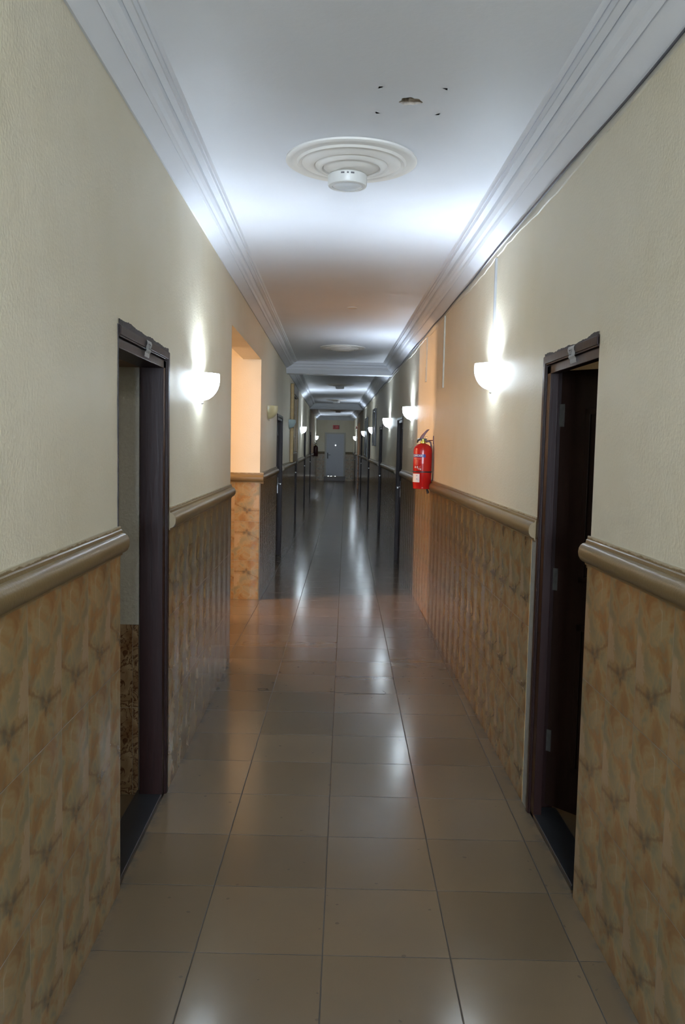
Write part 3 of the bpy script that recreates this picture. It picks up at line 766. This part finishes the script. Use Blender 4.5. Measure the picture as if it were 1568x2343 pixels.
# ------------------------------------------------------------------ wall sconces
def half_bowl(r, h, thick=0.004, top=0.0):
    bm = bmesh.new(); prof = []
    n = 14
    for i in range(n + 1):
        t = i / n
        prof.append((r * (1 - t ** 2.3) ** 0.62 * 1.0 + 0.016 * t, -h * t))
    inner = [(max(a - thick, 0.001), z + (thick if i == n else 0)) for i, (a, z) in enumerate(prof)]
    allp = prof + inner[::-1] + [prof[0]]
    lathe(bm, allp, (0, 0, 0), -PI / 2, PI / 2, 26)
    # flat lens-like plan: deeper sideways than outward
    for v in bm.verts: v.co.x = v.co.x * 1.03 + 0.003
    return bm
protos = {}
def sconce(x, y, z, sgn, kind, label):
    """z = rim height; sgn = direction out of the wall"""
    key = kind
    if key not in protos:
        r = empty('wall_sconce', (0, 0, 0))
        g = {'lit': M_GLOW, 'yellow': M_GLASSY, 'blue': M_GLASSB}[kind]
        link('glass_shade', half_bowl(0.104, 0.145), g, r, smooth=True)
        bm = bmesh.new(); box(bm, 0, 0.010, -0.030, 0.030, -0.115, -0.005)
        link('wall_plate', bm, M_CHROME, r, bevel=0.003)
        bm = bmesh.new(); tube(bm, [(0.010, 0, -0.06), (0.032, 0, -0.06), (0.040, 0, -0.052)], 0.009, 10)
        link('lamp_holder', bm, M_PLAST, r, smooth=True)
        bm = bmesh.new(); bmesh.ops.create_uvsphere(bm, u_segments=14, v_segments=10, radius=0.008)
        for v in bm.verts: v.co += Vector((0.018, 0, -0.156))
        tube(bm, [(0.018, 0, -0.14), (0.018, 0, -0.152)], 0.003)
        link('finial', bm, M_CHROME, r, smooth=True)
        for s in (-1, 1):
            bm = bmesh.new(); tube(bm, [(0.008, s * 0.035, -0.012), (0.014, s * 0.086, -0.004), (0.018, s * 0.095, 0.004)], 0.0025, 6)
            link('shade_clip', bm, M_CHROME, r)
        if kind == 'lit':
            bm = bmesh.new(); bmesh.ops.create_uvsphere(bm, u_segments=14, v_segments=10, radius=0.016)
            for v in bm.verts: v.co = Vector((v.co.x, v.co.y, v.co.z * 1.4)) + Vector((0.042, 0, -0.075))
            link('bulb', bm, M_BULB, r, smooth=True)
        protos[key] = r
    else:
        p = protos[key]; r = p.copy(); COL.objects.link(r)
        for ch in p.children:
            c = ch.copy(); COL.objects.link(c); c.parent = r
            for gch in ch.children:
                d = gch.copy(); COL.objects.link(d); d.parent = c
    r.location = (x, y, z); r.rotation_euler = (0, 0, 0 if sgn > 0 else PI)
    tag(r, label, 'wall sconce', 'glass half-bowl wall sconces')
    if kind == 'lit':
        l = bpy.data.lights.new('sconce_bulb_light', 'POINT'); l.energy = P_BULB; l.color = COOL; l.shadow_soft_size = 0.018
        lo = bpy.data.objects.new('sconce_bulb_light', l); COL.objects.link(lo)
        lo.location = (x + sgn * 0.040, y, z - 0.050)
    return r
SX = XL; 
sconce(XL, 4.60, 1.955, 1, 'lit', 'brightly lit half-bowl sconce on the left wall beside the open door')
sconce(XR, 4.74, 2.055, -1, 'lit', 'brightly lit half-bowl sconce on the right wall below the grey duct')
sconce(XL, 9.42, 2.005, 1, 'yellow', 'unlit yellowed sconce on the left wall past the orange-lit passage')
sconce(XL, 13.85, 1.985, 1, 'blue', 'unlit pale blue-grey sconce in front of the gold mirror')
sconce(XR, 9.62, 2.035, -1, 'lit', 'lit sconce on the right wall directly above and behind the extinguisher')
sconce(XR, 13.45, 2.025, -1, 'lit', 'lit sconce on the right wall between the second and third doors')
sconce(XL, 19.45, 1.985, 1, 'lit', 'lit sconce on the left wall just past the gold mirror')
sconce(XR, 18.9, 1.995, -1, 'lit', 'lit sconce on the right wall overlapping the black-framed picture')
sconce(XR, 23.6, 1.985, -1, 'lit', 'lit sconce on the right wall beyond the slate grey board')
sconce(XR, 33.2, 1.93, -1, 'lit', 'smallest lit sconce on the right, past the far warm passage')
sconce(XL, 35.0, 1.93, 1, 'lit', 'lit sconce on the left just past the black extinguisher')
sconce(XL, -0.5, 1.95, 1, 'lit', 'lit sconce on the left wall behind the photographer')
sconce(XR, -0.4, 2.05, -1, 'lit', 'lit sconce on the right wall behind the photographer')

# ------------------------------------------------------------------ cable ducts and the loose cable
def duct(y, z0, z1, wd, mat, label, extra=None):
    bm = B((XR - 0.012, XR + 0.001, y - wd / 2, y + wd / 2, z0, z1))
    if extra: box(bm, *extra)
    tag(link('cable_duct', bm, mat, bevel=0.0015), label, 'cable duct', 'vertical cable ducts on the right wall')
duct(4.77, 2.055, 2.640, 0.020, M_DUCT, 'grey vertical cable duct above the right foreground sconce')
duct(6.93, 2.070, 2.650, 0.022, M_DUCTC, 'cream cable duct ending in mid wall, nearer of the two')
duct(8.22, 2.215, 2.640, 0.026, M_DUCTC, 'cream peeling cable duct ending in mid wall above the extinguisher', (XR - 0.014, XR, 8.205, 8.26, 2.215, 2.36))
bm = bmesh.new(); pts = []
y = -2.0
while y < 25.6:
    pts.append((XR - 0.018 - 0.002 * math.sin(2.1 * y), y, 2.666 + 0.006 * math.sin(1.7 * y) + 0.004 * math.sin(4.3 * y))); y += 0.15
tube(bm, pts, 0.0045, 6)
tag(link('ceiling_cable', bm, M_CABLE, smooth=True), 'thin dark cable running along the right cornice', 'cable')

# ------------------------------------------------------------------ mirror, picture, board
def framed(name, xw, sgn, ya, yb, z0, z1, dep, fw, mf, mp, pname, label, cat, side=None):
    r = empty(name, (xw, (ya + yb) / 2, z0), label, cat)
    L = (yb - ya) / 2; hh = z1 - z0
    def bx(bm, d0, d1, a, b, c, d): box(bm, min(sgn * d0, sgn * d1), max(sgn * d0, sgn * d1), a, b, c, d)
    bm = bmesh.new()
    bx(bm, 0.001, dep, -L, -L + fw, 0, hh); bx(bm, 0.001, dep, L - fw, L, 0, hh); bx(bm, 0.001, dep, -L + fw, L - fw, 0, fw); bx(bm, 0.001, dep, -L + fw, L - fw, hh - fw, hh)
    link('frame', bm, mf, r, bevel=0.008)
    if side:
        bm = bmesh.new(); q = fw * 0.7
        for (a, b, c, d) in ((-L + fw - 0.01, -L + fw + 0.02, fw - .01, hh - fw + .01), (L - fw - 0.02, L - fw + 0.01, fw - .01, hh - fw + .01), (-L + fw, L - fw, fw - 0.01, fw + 0.02), (-L + fw, L - fw, hh - fw - 0.02, hh - fw + 0.01)):
            bx(bm, 0.012, dep * 0.75, a, b, c, d)
        link('inner_frame', bm, side, r)
    bm = bmesh.new(); bx(bm, 0.006, dep * 0.45, -L + fw * 0.8, L - fw * 0.8, fw * 0.8, hh - fw * 0.8)
    link(pname, bm, mp, r)
    return r
framed('wall_mirror', XL, 1, 14.25, 16.05, 1.275, 2.60, 0.062, 0.16, M_GOLD, M_MIRROR, 'mirror_glass', 'tall gold-framed mirror on the left wall standing on the dado rail', 'mirror', M_DKGOLD)
framed('framed_picture', XR, -1, 17.55, 18.55, 1.585, 2.375, 0.045, 0.07, M_BLACK, M_PRINT, 'picture', 'black-framed dark picture high on the right wall', 'picture')
framed('wall_board', XR, -1, 21.85, 23.25, 1.285, 2.325, 0.035, 0.06, M_SLATE, M_SLATE, 'board_panel', 'slate grey rectangular board on the right wall in front of a lit sconce', 'board')

# ------------------------------------------------------------------ signs
def sign(name, loc, rz, w_, h_, label):
    r = empty(name, loc, label, 'sign', rz=rz)
    link('sign_box', B((-w_ / 2, w_ / 2, -0.02, 0.0, 0, h_)), M_SIGNRED, r, bevel=0.003)
    # running figure, arrow and lettering
    bm = bmesh.new(); fx, fz = -w_ * 0.27, h_ * 0.5; s = h_
    lathe(bm, [(0, 0), (0.075 * s, 0.0), (0.075 * s, 0.002), (0, 0.002)], n=12)
    for v in bm.verts: x, y, z = v.co; v.co = Vector((fx + 0.04 * s + x, -0.0205 - z, fz + 0.27 * s + y))
    def limb(*p): tube(bm, [(fx + a * s, -0.0215, fz + b * s) for a, b in p], 0.038 * s, 6)
    limb((0.0, 0.17), (-0.06, -0.05)); limb((-0.06, -0.05), (0.10, -0.15), (0.05, -0.33)); limb((-0.06, -0.05), (-0.10, -0.22), (-0.26, -0.25))
    limb((0.0, 0.14), (0.15, 0.06), (0.22, 0.14)); limb((0.0, 0.14), (-0.17, 0.10), (-0.20, -0.03))
    link('running_figure', bm, M_SIGNDK, r)
    t = text_bm('EXIT', h_ * 0.50, 0.0003, 0.002)
    remap(t, lambda a, b, c: Vector((a * 0.62 + w_ * 0.12, -0.0208 - c, h_ / 2 + b)))
    link('lettering', t, plain('pale red print', (0.75, 0.16, 0.12), 0.4), r)
    link('sign_edge', B((w_ * 0.42, w_ * 0.49, -0.0215, -0.02, 0.01, h_ - 0.01)), M_SIGNDK, r)
sign('exit_sign', (0.115, YE, 2.285), 0, 0.285, 0.175, 'red exit sign on the end wall above the pale grey door')
sign('exit_sign', (XR, 32.4, 2.215), -PI / 2, 0.34, 0.105, 'small dark red sign on the far right wall above the last sconce')

# ------------------------------------------------------------------ fire extinguishers
def extinguisher(loc, rz, label, red, far=False):
    """local: +x points away from the wall, +y along it; origin = bottom centre of the bottle"""
    R_ = 0.082; Hh = 0.375
    r = empty('fire_extinguisher', loc, label, 'fire extinguisher', rz=rz)
    bm = bmesh.new()
    lathe(bm, [(0, 0.006), (0.068, 0.0), (0.078, 0.003), (0.080, 0.012), (0.079, 0.030), (R_, 0.034), (R_, Hh - 0.035), (0.079, Hh - 0.018), (0.070, Hh), (0.052, Hh + 0.016), (0.030, Hh + 0.026), (0.020, Hh + 0.030), (0, Hh + 0.030)], n=48)
    bt = link('bottle', bm, red, r, smooth=True)
    bm = bmesh.new(); lathe(bm, [(0.020, Hh + 0.026), (0.024, Hh + 0.030), (0.024, Hh + 0.046), (0.016, Hh + 0.050), (0.016, Hh + 0.066), (0, Hh + 0.066)], n=20)
    link('valve_neck', bm, M_BRASS, r, smooth=True)
    zt = Hh + 0.052
    bm = bmesh.new(); box(bm, -0.030, 0.030, -0.011, 0.011, zt, zt + 0.020); tube(bm, [(0.028, 0, zt + 0.01), (0.045, 0, zt + 0.002), (0.052, 0, zt - 0.02)], [0.010, 0.009, 0.006], 8)
    link('valve_body', bm, M_BLACKR, r, smooth=True)
    bm = bmesh.new(); n = 10; A = []
    for i in range(n + 1):
        t = i / n; a = t * 1.25
        px, pz = 0.020 - 0.062 * math.sin(a) * 0.8 + 0.0, zt + 0.014 + 0.085 * t ** 0.9
        px = 0.034 - 0.026 * math.sin(t * PI * 0.5) - 0.040 * t * t
        A.append([bm.verts.new((px, s * 0.011, pz)) for s in (-1, 1)] + [bm.verts.new((px - 0.036 * (1 - 0.35 * t), s * 0.011, pz + 0.004)) for s in (1, -1)])
    for i in range(n):
        for k in range(4): bm.faces.new((A[i][k], A[i][(k + 1) % 4], A[i + 1][(k + 1) % 4], A[i + 1][k]))
    bm.faces.new(A[0]); bm.faces.new(A[-1][::-1])
    link('lever', bm, M_DKRED if not far else M_NAVY, r, bevel=0.003)
    bm = bmesh.new(); tube(bm, [(0.005, 0, zt + 0.004), (-0.020, 0, zt - 0.004), (-0.040, 0, zt - 0.010)], [0.011, 0.010, 0.008], 8)
    link('carry_handle', bm, M_DKRED if not far else M_NAVY, r, smooth=True)
    bm = bmesh.new(); tube(bm, [(-0.030 + 0.013 * math.cos(a), -0.012, zt + 0.026 + 0.013 * math.sin(a)) for a in [2 * PI * k / 18 for k in range(19)]], 0.0014, 6)
    link('safety_pin', bm, M_CHROME, r)
    bm = bmesh.new(); lathe(bm, [(0, 0), (0.014, 0), (0.015, 0.008), (0, 0.010)], n=18)
    for v in bm.verts: x, y, z = v.co; v.co = Vector((0.036 + x, -0.010 - z, zt + 0.008 + y))
    link('pressure_gauge', bm, M_HINGE, r)
    # bracket rod to the wall and hose
    bm = bmesh.new(); tube(bm, [(-0.020, 0, zt + 0.002), (-0.085, 0, zt + 0.004)], 0.0045, 8); box(bm, -0.094, -0.088, -0.012, 0.012, zt - 0.030, zt + 0.045)
    link('wall_bracket', bm, M_DKRED, r)
    bm = bmesh.new()
    tube(bm, [(-0.020, 0.006, zt - 0.002), (-0.045, 0.008, zt - 0.004), (-0.066, 0.006, zt - 0.012), (-0.074, 0.0, zt - 0.045), (-0.078, -0.006, zt - 0.12), (-0.079, -0.030, zt - 0.20),
              (-0.080, -0.045, zt - 0.29), (-0.078, -0.050, 0.095), (-0.068, -0.062, 0.070), (-0.055, -0.072, 0.060)], 0.0085, 8)
    link('hose', bm, M_HOSE, r, smooth=True)
    bm = bmesh.new(); tube(bm, [(-0.055, -0.072, 0.060), (-0.052, -0.076, 0.02), (-0.056, -0.078, -0.015), (-0.066, -0.076, -0.045)], [0.009, 0.009, 0.010, 0.012], 8)
    link('hose_nozzle', bm, M_BLACKR, r, smooth=True)
    bm = bmesh.new(); lathe(bm, [(R_ + 0.0005, 0.146), (R_ + 0.004, 0.148), (R_ + 0.004, 0.156), (R_ + 0.0005, 0.158)], n=48)
    bm2 = link('strap', bm, M_BLACKR, r, smooth=True)
    if far: return r
    # printed labels wrapped on the bottle; angle 0 = away from the wall, + towards the camera side
    def wrap(a0, a1, z0, z1, rr, mat, name):
        b = bmesh.new(); n = 24; A = []
        for i in range(n + 1):
            a = a0 + (a1 - a0) * i / n
            A.append((b.verts.new((rr * math.cos(a), rr * math.sin(a), z0)), b.verts.new((rr * math.cos(a), rr * math.sin(a), z1))))
        for i in range(n): b.faces.new((A[i][0], A[i + 1][0], A[i + 1][1], A[i][1]))
        return link(name, b, mat, r, smooth=True, auto=False)
    e = 0.0006
    def wtxt(body, size, ac, zc, mat, name, par, sc_=1.0, rr=R_ + 3 * e):
        t = text_bm(body, size, 0.0, 0.0006)
        bmesh.ops.subdivide_edges(t, edges=[ed for ed in t.edges if ed.calc_length() > 0.006], cuts=2)
        # reading direction: text x increases from the corridor side towards the wall as seen from the camera
        remap(t, lambda a, b, c: Vector((rr * math.cos(ac + TD * a * sc_ / R_), rr * math.sin(ac + TD * a * sc_ / R_), zc + b)))
        return link(name, t, mat, par)
    TD = 1.0
    # local +y faces the camera after the root is turned by 180 degrees
    lb = wrap(-0.9, math.radians(102), Hh - 0.095, Hh - 0.068, R_ + e, M_BLUE, 'name_band'); lb['label'] = 'blue band with white capitals'
    wtxt('POWDER', 0.026, math.radians(45), Hh - 0.0815, M_WHITEP, 'lettering', lb, 1.02)
    k = wrap(math.radians(5), math.radians(92), 0.225, Hh - 0.100, R_ + e * 0.5, plain('instruction print ground', (0.50, 0.016, 0.012), 0.25), 'instruction_panel')
    wtxt('FIRE EXTINGUISHER', 0.009, math.radians(50), Hh - 0.108, M_PINKP, 'lettering', k)
    for i, z in enumerate((Hh - 0.122, Hh - 0.134, Hh - 0.146, Hh - 0.158)):
        wtxt('IIIII III IIIII II'[:18 - i], 0.006, math.radians(48), z, M_PINKP, 'lettering', k)
    for i, (a, g) in enumerate(((36, 'A'), (52, 'B'), (70, 'C'))):
        wtxt(g, 0.026, math.radians(a), Hh - 0.182, M_PINKP if i == 2 else M_WHITEP, 'lettering', k)
    wtxt('4 kg', 0.018, math.radians(66), 0.178, M_WHITEP, 'lettering', k)
    wl_ = wrap(math.radians(-5), math.radians(68), 0.060, 0.135, R_ + e, M_WHITEP, 'service_label'); wl_['label'] = 'white paper service label'
    for z in (0.118, 0.088):
        wtxt('///////', 0.008, math.radians(50), z, plain('violet print', (0.30, 0.26, 0.42), 0.5), 'lettering', wl_)
    return r
ex = extinguisher((XR - 0.094, 7.50, 1.215), PI, 'bright red fire extinguisher hanging on the right wall', M_RED)
extinguisher((XL + 0.094, 31.0, 1.155), 0, 'blackish fire extinguisher hanging far down the left wall', M_NAVY, far=True)
